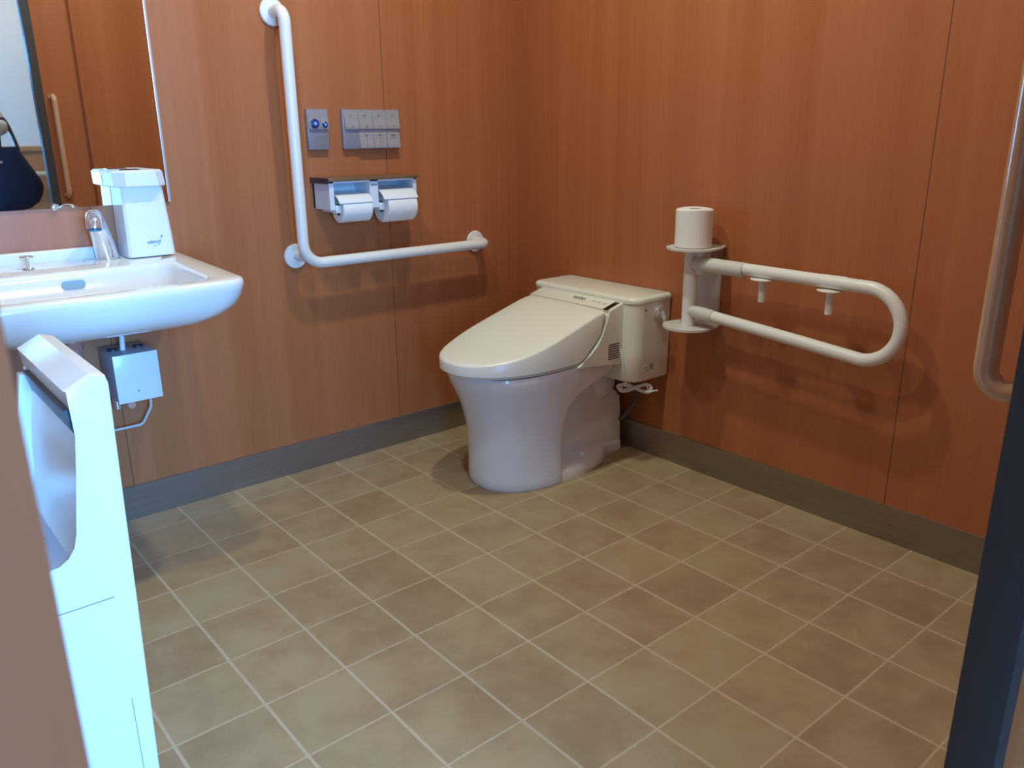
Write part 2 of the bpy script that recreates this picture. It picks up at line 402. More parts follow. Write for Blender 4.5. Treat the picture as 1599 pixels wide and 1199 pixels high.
# ------------------------------------------------------------------ toilet
YC = -0.495
toilet = thing('toilet', 'white ceramic toilet with closed lid, wall tank and bidet seat in the corner', 'toilet', (-0.35, YC, 0))
def lerp(a, b, t): return a+(b-a)*t
def interp(tab, z):
    for (z0, *a), (z1, *b) in zip(tab, tab[1:]):
        if z <= z1:
            t = (z-z0)/(z1-z0); t = max(0, t); t = t*t*(3-2*t)*0.35+t*0.65
            return [lerp(p, q, t) for p, q in zip(a, b)]
    return list(tab[-1][1:])
#        z      nose    half w  back x  back half-width factor
BT = [(0.000, -0.622, 0.152, -0.400), (0.012, -0.627, 0.156, -0.400), (0.05, -0.627, 0.155, -0.402), (0.12, -0.627, 0.153, -0.403),
      (0.19, -0.632, 0.155, -0.400), (0.25, -0.645, 0.161, -0.388), (0.29, -0.658, 0.168, -0.345), (0.32, -0.672, 0.174, -0.275),
      (0.345, -0.684, 0.178, -0.215), (0.375, -0.693, 0.181, -0.190), (0.385, -0.690, 0.178, -0.190)]
def bowl_ring(z):
    nose, w, bx = interp(BT, z)
    a = 0.215; cx = nose+a; n = 20; pts = []
    ex = 2.25
    for k in range(-n, n+1):
        t = (PI/2)*k/n
        cc, ss = math.cos(t), math.sin(t)
        pts.append((cx-a*abs(cc)**(2/ex), YC-w*math.copysign(abs(ss)**(2/ex), ss), z))
    # straight sides to the back
    m = 5
    right = [(lerp(cx, bx, k/m), YC-w+0.004*(k/m), z) for k in range(1, m+1)]
    left = [(lerp(cx, bx, k/m), YC+w-0.004*(k/m), z) for k in range(m, 0, -1)]
    return left[0:0] + pts + right + left
zs = [0, 0.004, 0.012, 0.03, 0.06, 0.1, 0.14, 0.19, 0.22, 0.25, 0.27, 0.29, 0.305, 0.32, 0.333, 0.345, 0.36, 0.375, 0.382, 0.385]
bm = B(); loft(bm, [bowl_ring(z) for z in zs])
link('bowl', bm, M_CERAMIC, toilet, sharp=50)
# foot plate and trapway casing
def foot(z, inset=0.0):
    half = [(-0.42, 0.150), (-0.36, 0.153), (-0.30, 0.148), (-0.24, 0.138), (-0.19, 0.124), (-0.155, 0.106), (-0.135, 0.090), (-0.115, 0.083), (-0.08, 0.080), (-0.045, 0.077)]
    r = [(x, YC-w+inset, z) for x, w in half]; l = [(x, YC+w-inset, z) for x, w in reversed(half)]
    return r+l
bm = B(); loft(bm, [foot(0), foot(0.030), foot(0.040, 0.006), foot(0.046, 0.016), foot(0.050, 0.035)])
link('foot_plate', bm, M_CERAMIC, toilet, sharp=60)
bm = B()
prof = [(-0.45, 0.045), (-0.45, 0.345), (-0.30, 0.345), (-0.235, 0.338), (-0.20, 0.330), (-0.165, 0.300), (-0.13, 0.270), (-0.105, 0.245), (-0.085, 0.228), (-0.070, 0.218), (-0.058, 0.208), (-0.054, 0.19), (-0.050, 0.16), (-0.044, 0.0), (-0.12, 0.0), (-0.30, 0.0)]
def smooth_poly(p, it=2):
    for _ in range(it):
        q = []
        for i in range(len(p)):
            a, b = p[i], p[(i+1) % len(p)]
            q += [(a[0]*.75+b[0]*.25, a[1]*.75+b[1]*.25), (a[0]*.25+b[0]*.75, a[1]*.25+b[1]*.75)]
        p = q
    return p
up = smooth_poly(prof[1:13], 0)
def open_smooth(p, it=2):
    for _ in range(it):
        q = [p[0]]
        for a, b in zip(p, p[1:]):
            q += [(a[0]*.75+b[0]*.25, a[1]*.75+b[1]*.25), (a[0]*.25+b[0]*.75, a[1]*.25+b[1]*.75)]
        q.append(p[-1]); p = q
    return p
poly = [(-0.45, 0.0)]+open_smooth(prof[1:14], 2)
poly[-1] = (-0.044, 0.0)
prism(bm, poly, 'Y', YC-0.074, YC+0.074, 0.014, 4)
link('trapway_casing', bm, M_CERAMIC, toilet, sharp=60)
bm = B(); t0 = cyl(B(), (-0.134, YC-0.090, 0.264), 0.050, 0.180, 'Y', 40, 0.014)
link('trapway_bulb', t0, M_CERAMIC, toilet, sharp=60); bm.free()
for s in (-1, 1):
    link('bolt_cap', lathe(B(), [(0.013, 0.0), (0.013, 0.008), (0.009, 0.014), (0.0, 0.016)], 'Z', (-0.27, YC+s*0.108, 0.046), 20), M_WHITE, toilet)
# recess rib: flowing shoulder between bowl and casing
bm = B()
loft(bm, [[(x, YC-w*sg, z) for (x, z) in ((-0.42, 0.05), (-0.42, 0.34), (-0.25, 0.355), (-0.235, 0.335), (-0.30, 0.285), (-0.345, 0.22), (-0.365, 0.12), (-0.37, 0.05))] for w, sg in ((0.10, 1), (0.10, -1))])
link('inner_shoulder', bm, M_CERAMIC, toilet, sharp=40)

# seat ring and lid
def zt(x):                                  # top surface height of the lid
    tab = [(-0.726, 0.4335), (-0.66, 0.4415), (-0.60, 0.4500), (-0.50, 0.4760), (-0.40, 0.5060), (-0.262, 0.5480)]
    for (x0, a), (x1, b) in zip(tab, tab[1:]):
        if x <= x1: return lerp(a, b, max(0, (x-x0)/(x1-x0)))
    return tab[-1][1]
def zt_s(x): return sum(zt(min(-0.262, max(-0.726, x+d))) for d in (-0.03, -0.015, 0, 0.015, 0.03))/5
def zb(x):                                  # lower edge of the lid side
    tab = [(-0.726, 0.394), (-0.372, 0.396), (-0.345, 0.403), (-0.318, 0.428), (-0.290, 0.452), (-0.268, 0.478), (-0.258, 0.505), (-0.252, 0.540)]
    for (x0, a), (x1, b) in zip(tab, tab[1:]):
        if x <= x1: return lerp(a, b, max(0, (x-x0)/(x1-x0)))
    return 0.540
def half_outline(nose, w, back, back_w, n=28):
    """(x, halfwidth) from nose to back"""
    out = []; a = 0.27; cx = nose+a
    for k in range(n+1):
        t = PI/2*k/n; out.append((cx-a*math.cos(t)**(2/2.15), w*math.sin(t)**(2/2.15)))
    m = 12
    for k in range(1, m+1):
        s = k/m; out.append((lerp(cx, back, s), lerp(w, back_w, s*s)))
    return out
def lid_mesh():
    bm = B(); H = half_outline(-0.726, 0.186, -0.253, 0.182)
    levels = [(0.004, lambda x: zb(x)+0.0), (0.0, lambda x: zb(x)+0.004), (0.0, lambda x: max(zb(x)+0.005, zt_s(x)-0.010)),
              (0.0015, lambda x: max(zb(x)+0.006, zt_s(x)-0.006)), (0.005, lambda x: max(zb(x)+0.0065, zt_s(x)-0.0025)), (0.011, lambda x: max(zb(x)+0.007, zt_s(x)-0.0005))]
    rings = []
    for ins, zf in levels:
        r = []
        sc = lambda x: -0.253-(-0.253-x)*(1-ins/0.47)
        L_ = [(sc(x), YC-max(0, w-ins), zf(x)) for x, w in H]; Rr = [(sc(x), YC+max(0, w-ins), zf(x)) for x, w in H]
        r = L_[::-1]+Rr[1:]                  # back-right .. nose .. back-left
        rings.append([bm.verts.new(p) for p in r])
    n = len(rings[0])
    for a, b in zip(rings, rings[1:]):
        for k in range(n-1): bm.faces.new((a[k], a[k+1], b[k+1], b[k]))
        bm.faces.new((a[n-1], a[0], b[0], b[n-1]))
    # top and bottom caps with interior columns
    for ring, crown in ((rings[-1], 0.0035), (rings[0], 0.0)):
        h = n//2; prev = None; cols = 6
        for i in range(h, -1, -1):
            j = n-1-i; A, C = ring[i], ring[j]
            if A is C: row = [A]*(cols+1)
            else:
                row = [A]
                for c in range(1, cols):
                    t = c/cols; p = A.co.lerp(C.co, t); p.z += crown*math.sin(PI*t)*min(1, abs(A.co.y-C.co.y)/0.3)
                    row.append(bm.verts.new(p))
                row.append(C)
            if prev:
                for c in range(cols):
                    f = [prev[c], prev[c+1], row[c+1], row[c]]; f = list(dict.fromkeys(f))
                    if len(f) > 2:
                        try: bm.faces.new(f)
                        except ValueError: pass
            prev = row
    return bm
link('lid', lid_mesh(), M_PLASTIC, toilet, sharp=38)
def ring_of(nose, w, back, z, bw=None):
    H = half_outline(nose, w, back, bw or w-0.004); return [(x, YC-a, z) for x, a in H[::-1]]+[(x, YC+a, z) for x, a in H[1:]]
bm = B(); loft(bm, [ring_of(-0.700, 0.170, -0.30, 0.386), ring_of(-0.712, 0.178, -0.30, 0.388), ring_of(-0.713, 0.179, -0.30, 0.3925), ring_of(-0.706, 0.174, -0.30, 0.3938)])
link('seat_ring', bm, M_PLASTIC, toilet, sharp=50)
# bidet unit behind the lid
poly = [(-0.2370, 0.5482), (-0.2370, 0.534), (-0.2475, 0.532), (-0.2475, 0.505), (-0.262, 0.472), (-0.284, 0.447), (-0.312, 0.423), (-0.342, 0.399), (-0.366, 0.391), (-0.372, 0.384), (-0.362, 0.3845), (-0.22, 0.374),
        (-0.205, 0.362), (-0.145, 0.362), (-0.145, 0.552), (-0.172, 0.5635), (-0.178, 0.5645)]
bm = prism(B(), poly, 'Y', YC-0.190, YC+0.190, 0.005, 3)
unit = link('bidet_unit', bm, M_PLASTIC, toilet, sharp=40)
def on_unit(x):  return lerp(0.5455, 0.5645, (x+0.2465)/(0.2465-0.178))
bm = B()
def slab(bm, x0, x1, y0, y1, lift, thick=0.0012):
    pts = [(x0, y0), (x1, y0), (x1, y1), (x0, y1)]
    v = [bm.verts.new((x, y, on_unit(x)+lift)) for x, y in pts]+[bm.verts.new((x, y, on_unit(x)+lift-thick)) for x, y in pts]
    bm.faces.new(v[:4]); bm.faces.new(v[4:][::-1])
    for k in range(4): bm.faces.new((v[k], v[(k+1) % 4], v[4+(k+1) % 4], v[4+k]))
slab(bm, -0.240, -0.184, YC-0.181, YC-0.160, 0.0007)
S1 = link('sensor_window', bm, M_BLACK, unit, smooth=False); S1['label'] = 'black remote sensor window'
def child_fix(o, p):                      # sub-part: parent sits under an Empty, undo the whole offset
    o.parent = p; o.matrix_parent_inverse = Matrix.Identity(4)
child_fix(S1, unit)
slope = Vector((0.0685, 0, 0.019)).normalized()
o = text_mesh('logo', 'TOTO', 0.020, M_INK, None, basis((-0.205, YC-0.018, on_unit(-0.205)+0.0008), (0, -1, 0), slope), 0.0006); child_fix(o, unit)
for k, (dy, r) in enumerate(((-0.085, 0.0022), (-0.098, 0.0022), (-0.112, 0.003))):
    o = link('indicator_dot', cyl(B(), (-0.205, YC+dy, on_unit(-0.205)+0.0), r, 0.0012, n=14), M_INK, None); child_fix(o, unit)
o = link('power_lamp', lathe(B(), [(0.007, 0), (0.0065, 0.002), (0.004, 0.0032), (0, 0.0036)], 'Z', (-0.205, YC-0.135, on_unit(-0.205)), 20), M_WHITE, None); child_fix(o, unit)
bm = B()
for k in range(7):
    z = 0.388+k*0.0077
    box(bm, -0.242, -0.192, YC-0.1912, YC-0.188, z, z+0.0030)
o = link('vent_slots', bm, M_DARKP, None, smooth=False); child_fix(o, unit)
# tank on the wall
TX0, TY0, TY1 = -0.178, -0.735, -0.255
def tank_ring(z, e=0.0, f=0.0): return [(x, y, z) for x, y in rrect(TX0+e, -0.003, TY0+e, TY1-e, (0.048, 0.006, 0.006, 0.030), 8)]
bm = B(); loft(bm, [tank_ring(0.300, 0.014), tank_ring(0.303, 0.006), tank_ring(0.310, 0.002), tank_ring(0.40, 0.001), tank_ring(0.560, 0.001)])
tank = link('tank', bm, M_PLASTIC, toilet, sharp=45)
bm = B(); loft(bm, [tank_ring(0.5605, 0.001), tank_ring(0.5615, -0.0015), tank_ring(0.570, -0.0025), tank_ring(0.576, -0.001), tank_ring(0.5795, 0.003), tank_ring(0.581, 0.010)])
child_fix(link('tank_lid', bm, M_PLASTIC, None, sharp=45), tank)
lv = link('flush_lever', lathe(B(), [(0.0, -0.022), (0.012, -0.021), (0.019, -0.016), (0.022, -0.006), (0.023, 0.0)], 'Y', (-0.070, TY0, 0.527), 32), M_CHROME, None); child_fix(lv, tank)
bm = tube(B(), [(-0.070, TY0-0.018, 0.530), (-0.066, TY0-0.026, 0.515), (-0.062, TY0-0.028, 0.500), (-0.060, TY0-0.026, 0.484)], [0.010, 0.011, 0.010, 0.008], 16)
child_fix(link('lever_arm', bm, M_CHROME, None), tank)
child_fix(link('screw', cyl(B(), (-0.128, TY0-0.0015, 0.540), 0.004, 0.003, 'Y', 14), M_INK, None), tank)
bm = B(); box(bm, -0.098, -0.082, TY0-0.0008, TY0+0.002, 0.340, 0.360); child_fix(link('warning_label', bm, plain('label_print', (0.30, 0.27, 0.22), 0.6, var=0.5, bscale=500), None, smooth=False), tank)
bm = B(); box(bm, -0.122, -0.108, TY0-0.0008, TY0+0.002, 0.348, 0.356); box(bm, -0.122, -0.106, TY0-0.0008, TY0+0.002, 0.337, 0.341)
child_fix(link('small_print', bm, plain('faint_print', (0.42, 0.40, 0.34), 0.6), None, smooth=False), tank)
# bundled power cord under the tank
cc = Vector((-0.115, -0.700, 0.272)); pts = []
d1 = Vector((0.62, -0.78, 0)).normalized(); d1 = Vector((0.55, -0.55, 0.0)).normalized()
for k in range(121):
    t = k/120; a = t*2*PI*4
    w = 0.050+0.008*math.sin(a*0.37); h = 0.024+0.006*math.cos(a*0.6)
    lobe = math.sin(a); fig = math.sin(2*a)*0.5
    pts.append(cc+d1*(w*lobe-0.008)+Vector((0, 0, h*fig+0.004*math.sin(a*0.25)))+Vector((0.3, 0.3, 0))*(0.006*(t-0.5)))
bm = tube(B(), [(-0.185, -0.640, 0.47), (-0.186, -0.668, 0.455), (-0.185, -0.690, 0.40), (-0.180, -0.700, 0.33), (-0.16, -0.695, 0.285)]+pts+[(-0.10, -0.73, 0.262), (-0.075, -0.755, 0.268)], 0.0026, 10)
link('power_cord', bm, M_WHITE, toilet)
bm = tube(B(), fillet([(-0.09, -0.60, 0.31), (-0.045, -0.62, 0.30), (-0.028, -0.625, 0.19), (-0.055, -0.575, 0.11), (-0.02, -0.50, 0.10)], 0.05, 8), 0.007, 12)
link('water_hose', bm, M_RUBBER, toilet)

# ------------------------------------------------------------------ L-shaped grab bar
gb = thing('grab_bar', 'white L-shaped grab bar fixed to the wall beside the toilet', 'grab bar', (-0.95, 0, 0.7))
BX, BZ, BY = -0.957, 0.700, -0.078
pts = fillet([(BX, -0.006, 1.418), (BX, BY, 1.418), (BX, BY, BZ), (-0.240, BY, BZ), (-0.240, -0.006, BZ)], 0.055, 12)
# tighter ends
pts = fillet([(BX, -0.006, 1.418), (BX, BY, 1.418), (BX, BY, 1.2)], 0.05, 10)[:-1]+fillet([(BX, BY, 1.2), (BX, BY, BZ), (-0.5, BY, BZ)], 0.062, 14)[1:-1]+fillet([(-0.5, BY, BZ), (-0.240, BY, BZ), (-0.240, -0.006, BZ)], 0.05, 10)[1:]
link('bar', tube(B(), pts, 0.0170, 28), M_RAIL, gb)
fl = [(0.0, -0.002), (0.0, -0.0001), (0.037, -0.0001), (0.0385, -0.004), (0.036, -0.009), (0.020, -0.012), (0.0, -0.012)]
for x, z in ((BX, 1.418), (-0.240, BZ)): link('wall_flange', lathe(B(), fl[2:], 'Y', (x, 0, z), 36), M_RAIL, gb)
link('wall_flange', lathe(B(), fl[2:], 'Y', (-0.950, 0, 0.717), 36), M_RAIL, gb)
link('corner_bracket', tube(B(), [(-0.950, -0.008, 0.717), (-0.950, -0.050, 0.717), (-0.944, BY+0.006, 0.716)], 0.011, 18), M_RAIL, gb)

# ------------------------------------------------------------------ fold-up rail on the right wall
fr = thing('folding_rail', 'white U-shaped swing-up support rail bracketed on the right wall', 'support rail', (0, -0.88, 0.51))
PY, PX = -0.880, -0.100
bm = B(); box(bm, -0.010, 0.0, -0.922, -0.835, 0.508, 0.748, 0.0015, 2)
link('wall_plate', bm, M_STEELW, fr)
def dplate(z0, z1):
    poly = [(0.0, -0.925)]+[(PX+0.02+0.078*math.cos(a), PY+0.006+0.076*math.sin(a)) for a in [(-PI*0.5)-PI*k/28 for k in range(0, 29)]]+[(0.0, -0.828)]
    poly = [(0.0, -0.930), (-0.045, -0.950)]+[(PX+0.004+0.078*math.cos(a), PY+0.078*math.sin(a)) for a in [-PI*0.5-PI*k/24 for k in range(0, 25)]]+[(-0.045, -0.812), (0.0, -0.828)]
    return prism(B(), poly, 'Z', z0, z1, 0.0015, 2)
link('top_plate', dplate(0.745, 0.751), M_STEELW, fr)
link('bottom_plate', dplate(0.506, 0.513), M_STEELW, fr)
link('pivot_post', cyl(B(), (PX, PY, 0.5135), 0.0205, 0.231), M_RAIL, fr)
bm = B(); box(bm, -0.105, -0.060, -0.925, -0.862, 0.672, 0.744, 0.006, 3); link('pivot_housing', bm, M_RAIL, fr)
bm = B(); box(bm, -0.066, -0.011, -0.930, -0.880, 0.708, 0.743, 0.002, 2)
link('hinge_block', bm, M_SILVER, fr)
RX = -0.100
ya, yb_ = -1.5235, -0.93
cen_z = (0.7035+0.5170)/2; rr = (0.7035-0.5170)/2
arc = [(RX, -1.430-0.0935*math.sin(a), cen_z+rr*math.cos(a)) for a in [PI*k/28 for k in range(29)]]
pts = [(RX, -0.905, 0.7075), (RX, -1.10, 0.7065), (RX, -1.30, 0.7045)]+arc+[(RX, -1.25, 0.5325), (RX, -0.905, 0.5590)]
link('rail', tube(B(), pts, 0.0172, 26), M_RAIL, fr)
link('sleeve', tube(B(), [(RX, -0.895, 0.7045), (RX, -0.96, 0.7042), (RX, -1.068, 0.7035)], 0.0215, 26), M_STEELW, fr)
link('sleeve', tube(B(), [(RX, -0.885, 0.5605), (RX, -0.972, 0.5540)], 0.0188, 24), M_STEELW, fr)
for y in (-1.128, -1.330):
    z = 0.689 if y > -1.2 else 0.6855
    bm = tube(B(), [(RX, y, z-0.004), (RX, y-0.001, z-0.066)], 0.0100, 18)
    h = link('hanging_peg', bm, M_RAIL, fr)
    bm = B(); lathe(bm, [(0.0, -0.002), (0.034, 0.000), (0.034, 0.002), (0.010, 0.0045), (0.0, 0.0045)], 'Z', (RX, y, z-0.004), 24); child_fix(link('saddle', bm, M_RAIL, None), h)
bm = B(); box(bm, -0.103, -0.097, -1.372, -1.300, 0.7195, 0.7225, 0.001, 1); link('printed_label', bm, M_WHITE, fr)
link('bolt', cyl(B(), (PX, PY, 0.494), 0.0055, 0.012, 'Z', 6), M_CHROME, fr)

# toilet roll standing on the rail's top plate
def roll(name, c, r, h, axis, label, group=None, core=0.019, wob=0.0):
    t = thing(name, label, 'toilet paper', c, group)
    bm = B(); n = 48; prof = [(core, 0), (r-0.003, 0), (r, 0.003), (r, h*0.25), (r-0.0006, h*0.5), (r, h*0.75), (r, h-0.003), (r-0.003, h), (core, h)]
    lathe(bm, prof+[prof[0]], axis, c, n)
    if wob:
        for v in bm.verts:
            d = v.co-Vector(c); a = math.atan2(d.y, d.x)
            if axis == 'Z' and d.xy.length > core*1.3: v.co.xy = Vector(c).xy+d.xy*(1+wob*math.sin(3*a+1)); v.co.z += 0.0015*math.sin(2*a)*(1 if d.z > h/2 else 0)
    link('paper', bm, M_PAPER, t, sharp=40)
    link('core', lathe(B(), [(core-0.0015, 0.001), (core, 0.001), (core, h-0.001), (core-0.0015, h-0.001), (core-0.0015, 0.001)], axis, c, 28), M_CARD, t)
    return t
roll('toilet_paper_roll', (-0.098, -0.882, 0.7515), 0.0545, 0.112, 'Z', 'spare toilet paper roll standing upright on the swing-up rail bracket', core=0.017, wob=0.01)

# ------------------------------------------------------------------ paper holder with two rolls
ph = thing('paper_holder', 'white double toilet paper holder with a brown shelf top on the wall', 'paper holder', (-0.715, 0, 0.86))
HX0, HX1, HF = -0.872, -0.556, -0.108
link('shelf_top', box(B(), HX0-0.006, HX1+0.005, HF-0.010, -0.0005, 0.9435, 0.953, 0.002, 2), M_WOODTOP, ph)['label'] = 'brown wood-grain shelf'
link('shelf_end_cap', box(B(), HX0-0.0085, HX0-0.0055, HF-0.011, -0.0005, 0.9375, 0.954, 0.0008, 1), plain('dark_plum_cap', (0.045, 0.025, 0.035), 0.4), ph)['label'] = 'dark plum end cap'
bm = B()
box(bm, HX0, HX0+0.016, HF, -0.0005, 0.858, 0.944, 0.001, 1)       # left cheek
box(bm, -0.7305, -0.7005, HF, -0.0005, 0.858, 0.944, 0.001, 1)     # centre post
box(bm, HX1-0.012, HX1, HF, -0.0005, 0.858, 0.944, 0.001, 1)       # right cheek
box(bm, HX0, HX1, -0.012, -0.0005, 0.858, 0.944, 0.001, 1)         # back
box(bm, HX0, HX1, HF, -0.0005, 0.938, 0.944, 0.001, 1)             # top rim
link('casing', bm, plain('pale_blue_white_casing', (0.66, 0.70, 0.75), 0.3), ph)
text_mesh('logo', 'TOTO', 0.0075, M_INK, ph, basis((-0.7155, HF-0.0004, 0.927), (1, 0, 0), (0, 0, 1)), 0.0002)
def flap(x0, x1, r):
    yc, zc = -0.088, 0.858
    def line(q): return [(-0.020, zc+q+0.006), (-0.055, zc+q+0.003)]+[(yc-q*math.sin(math.radians(a)), zc+q*math.cos(math.radians(a))) for a in range(-10, 63, 8)]
    ring = line(r+0.0045)+line(r+0.0015)[::-1]
    bm = B(); loft(bm, [[(xx, y, z) for y, z in ring] for xx in (x0, x1)]); return bm
link('flap', flap(-0.850, -0.7325, 0.0405), M_WHITE, ph)
link('flap', flap(-0.697, -0.5700, 0.0500), M_WHITE, ph)
for x0, x1 in ((-0.856, -0.8375), (-0.7340, -0.7300), (-0.7010, -0.6820), (-0.5725, -0.5580)):
    bm = B(); box(bm, x0, x1, HF-0.006, -0.02, 0.849, 0.872, 0.003, 2); link('arm', bm, M_WHITE, ph)
def hroll(x, L, r, label):
    t = thing('toilet_paper_roll', label, 'toilet paper', (x+L/2, -0.088, 0.858), 'rolls in the wall holder')
    c = (x, -0.088, 0.858); core = 0.019
    prof = [(core, 0), (r-0.002, 0), (r, 0.002), (r, L-0.002), (r-0.002, L), (core, L), (core, 0)]
    bm = lathe(B(), prof, 'X', c, 48)
    link('paper', bm, M_PAPER, t, sharp=40)
    link('core', lathe(B(), [(core-0.0015, 0.001), (core, 0.001), (core, L-0.001), (core-0.0015, L-0.001), (core-0.0015, 0.001)], 'X', c, 28), M_CARD, t)
hroll(-0.8365, 0.102, 0.0405, 'smaller, partly used toilet roll in the left side of the double holder')
hroll(-0.681, 0.108, 0.0500, 'fuller toilet roll in the right side of the double holder')

# ------------------------------------------------------------------ control panels
fp = thing('call_button_panel', 'small silver wall panel with two round blue push buttons', 'button panel', (-0.845, 0, 1.09))
PZ0, PZ1 = 1.035, 1.155
link('plate', box(B(), -0.880, -0.810, -0.016, 0, PZ0, PZ1, 0.002, 2), M_SILVER, fp)
def wedge(x0, x1, z0, z1, y0, y1):
    """key that swells towards its lower edge"""
    return prism(B(), [(y0+0.001, z1), (y0, z1), (y1*0.6+y0*0.4, z0+(z1-z0)*0.35), (y1, z0+(z1-z0)*0.22), (y1, z0), (y0+0.001, z0)], 'X', x0, x1, 0.0004, 1)
for x0, x1 in ((-0.878, -0.840), (-0.839, -0.812)):
    link('button_bezel', wedge(x0, x1, 1.096, 1.153, -0.016, -0.0225), M_SILVERL, fp)
for (x, z, r) in ((-0.859, 1.112, 0.0140), (-0.8255, 1.109, 0.0090)):
    b_ = link('push_button', lathe(B(), [(0, -0.027), (r*0.6, -0.0275), (r, -0.025), (r, -0.017), (0, -0.017)], 'Y', (x, 0, z), 28), M_BLUE, fp)
    b_['label'] = 'blue push button'
    child_fix(link('button_centre', lathe(B(), [(0, -0.029), (r*0.38, -0.0285), (r*0.4, -0.026), (0, -0.026)], 'Y', (x, 0, z), 20), plain('pale_blue_centre', (0.22, 0.42, 0.72), 0.3), None), b_)
def marks(parent, spots, y, w=0.006, h=0.0018):
    for x, z, k in spots:
        bm = B(); L = w*(0.6+0.75*(k-1)); n = 4*k
        top = [(x-L/2+L*q/n, z+h*(0.5+0.7*((q*7+k) % 3 == 0))) for q in range(n+1)]
        bot = [(x+L/2-L*q/n, z-h*(0.5+0.6*((q*5+k) % 4 == 0))) for q in range(n+1)]
        prism(bm, top+bot, 'Y', y, y+0.001)
        link('printed_mark', bm, M_INK, parent, smooth=False)
marks(fp, [(-0.862, 1.141, 3), (-0.826, 1.141, 3), (-0.836, 1.045, 2)], -0.0166, 0.005)
cp = thing('control_panel', 'wide silver wall remote with two rows of keys for the bidet toilet', 'control panel', (-0.655, 0, 1.09))
link('plate', box(B(), -0.760, -0.552, -0.016, 0, PZ0, PZ1, 0.002, 2), M_SILVER, cp)
xs = [-0.756, -0.705, -0.654, -0.604, -0.554]
for k in range(4): link('key', wedge(xs[k]+0.0006, xs[k+1]-0.0006, 1.096, 1.153, -0.016, -0.0235), M_SILVERL, cp)
for k in (1, 2, 3):
    if k < 3:
        xm = (xs[k]+xs[k+1])/2
        for a, b2 in ((xs[k]+0.0006, xm-0.0004), (xm+0.0004, xs[k+1]-0.0006)):
            link('key', wedge(a, b2, 1.037, 1.092, -0.016, -0.0235), M_SILVERL, cp)
    else: link('key', wedge(xs[k]+0.0006, xs[k+1]-0.0006, 1.037, 1.092, -0.016, -0.0235), M_SILVERL, cp)
marks(cp, [(-0.732, 1.134, 1), (-0.683, 1.136, 2), (-0.630, 1.136, 2), (-0.580, 1.136, 1)], -0.0196, 0.005, 0.003)
marks(cp, [(-0.728, 1.103, 1), (-0.678, 1.103, 2), (-0.628, 1.104, 1), (-0.577, 1.103, 1)], -0.0243, 0.005, 0.0032)
marks(cp, [(-0.678, 1.075, 3), (-0.629, 1.076, 3), (-0.579, 1.076, 4), (-0.579, 1.070, 4)], -0.0192, 0.005, 0.002)
marks(cp, [(-0.728, 1.046, 2)], -0.0166, 0.004)

# ------------------------------------------------------------------ mirror
mr = thing('wall_mirror', 'frameless wall mirror above the washbasin with a bright polished edge', 'mirror', (-1.7, 0, 0.905))
link('glass', box(B(), XW0+0.02, -1.3155, -0.006, -0.0005, 0.9055, 1.95), M_MIRROR, mr, smooth=False)
bm = B(); box(bm, -1.3155, -1.3085, -0.0065, -0.0005, 0.9055, 1.95, 0.001, 2)
link('edge_trim', bm, M_TRIM, mr)
link('clip', lathe(B(), [(0.0, -0.013), (0.006, -0.012), (0.009, -0.009), (0.010, -0.001)], 'Y', (-1.600, 0, 0.908), 24), M_CHROME, mr)

# ------------------------------------------------------------------ washbasin
wb = thing('washbasin', 'large white ceramic washbasin mounted on the left wall', 'washbasin', (-1.615, -0.27, 0.66))
bx0, bx1, by0, by1 = -1.920, -1.318, -0.535, -0.002
def ztop(y): return lerp(0.758, 0.774, (y-by0)/(by1-by0))
def bring(z, e, rf, tilt=1.0, s=0.0, eb=0.0):
    pts = rrect(bx0+e, bx1-e, by0+e*0.9, by1-eb, (rf, rf, 0.004, 0.004), 10)
    return [(x, y, z+tilt*(ztop(y)-0.766)) for x, y in pts]
inner = lambda z, e: [(x, y, z+(ztop(y)-0.766)) for x, y in rrect(-1.845+e, -1.392-e*1.0, -0.492+e*0.8, -0.195-e*0.8, (0.055, 0.055, 0.045, 0.045), 10)]
bm = B()
rings = [bring(0.640, 0.23, 0.05, 0, eb=0.06), bring(0.641, 0.17, 0.06, 0), bring(0.646, 0.105, 0.08, 0), bring(0.658, 0.062, 0.08, 0), bring(0.676, 0.034, 0.075, 0.2), bring(0.700, 0.014, 0.068, 0.5), bring(0.726, 0.004, 0.062, 0.8), bring(0.750, 0.0, 0.058), bring(0.759, 0.001, 0.056), bring(0.7635, 0.004, 0.054), bring(0.766, 0.010, 0.050)]
rings += [inner(0.766, -0.010), inner(0.765, -0.004), inner(0.761, 0.001), inner(0.750, 0.004), inner(0.72, 0.014), inner(0.69, 0.032), inner(0.672, 0.06), inner(0.666, 0.10)]
loft(bm, rings)
link('basin', bm, M_CERAMIC, wb, sharp=60)
bm = B(); box(bm, -1.918, -1.478, -0.030, -0.002, 0.7705, 0.803, 0.006, 3)
link('upstand', bm, M_CERAMIC, wb)
bm = B()
prof = [(x, z) for x, z in rrect(-1.655, -1.603, 0.7265, 0.7475, 0.009, 6)]
prism(bm, prof, 'Y', -0.199, -0.2085, 0)
ovf = link('overflow_slot', bm, plain('overflow_shadow', (0.30, 0.45, 0.55), 0.3, metal=0.3), wb, smooth=False)
link('drain_fitting', lathe(B(), [(0.0, 0.003), (0.018, 0.003), (0.022, 0.0), (0.022, -0.002)], 'Z', (-1.62, -0.33, 0.671), 28), M_CHROME, wb)
bm = tube(B(), [(-1.702, -0.105, 0.772), (-1.702, -0.105, 0.800)], 0.004, 12); lathe(bm, [(0.0, 0.0), (0.014, 0.0), (0.012, 0.003), (0.0, 0.004)], 'Z', (-1.702, -0.105, 0.7725), 20)
k_ = link('plug_knob', bm, M_CHROME, wb)
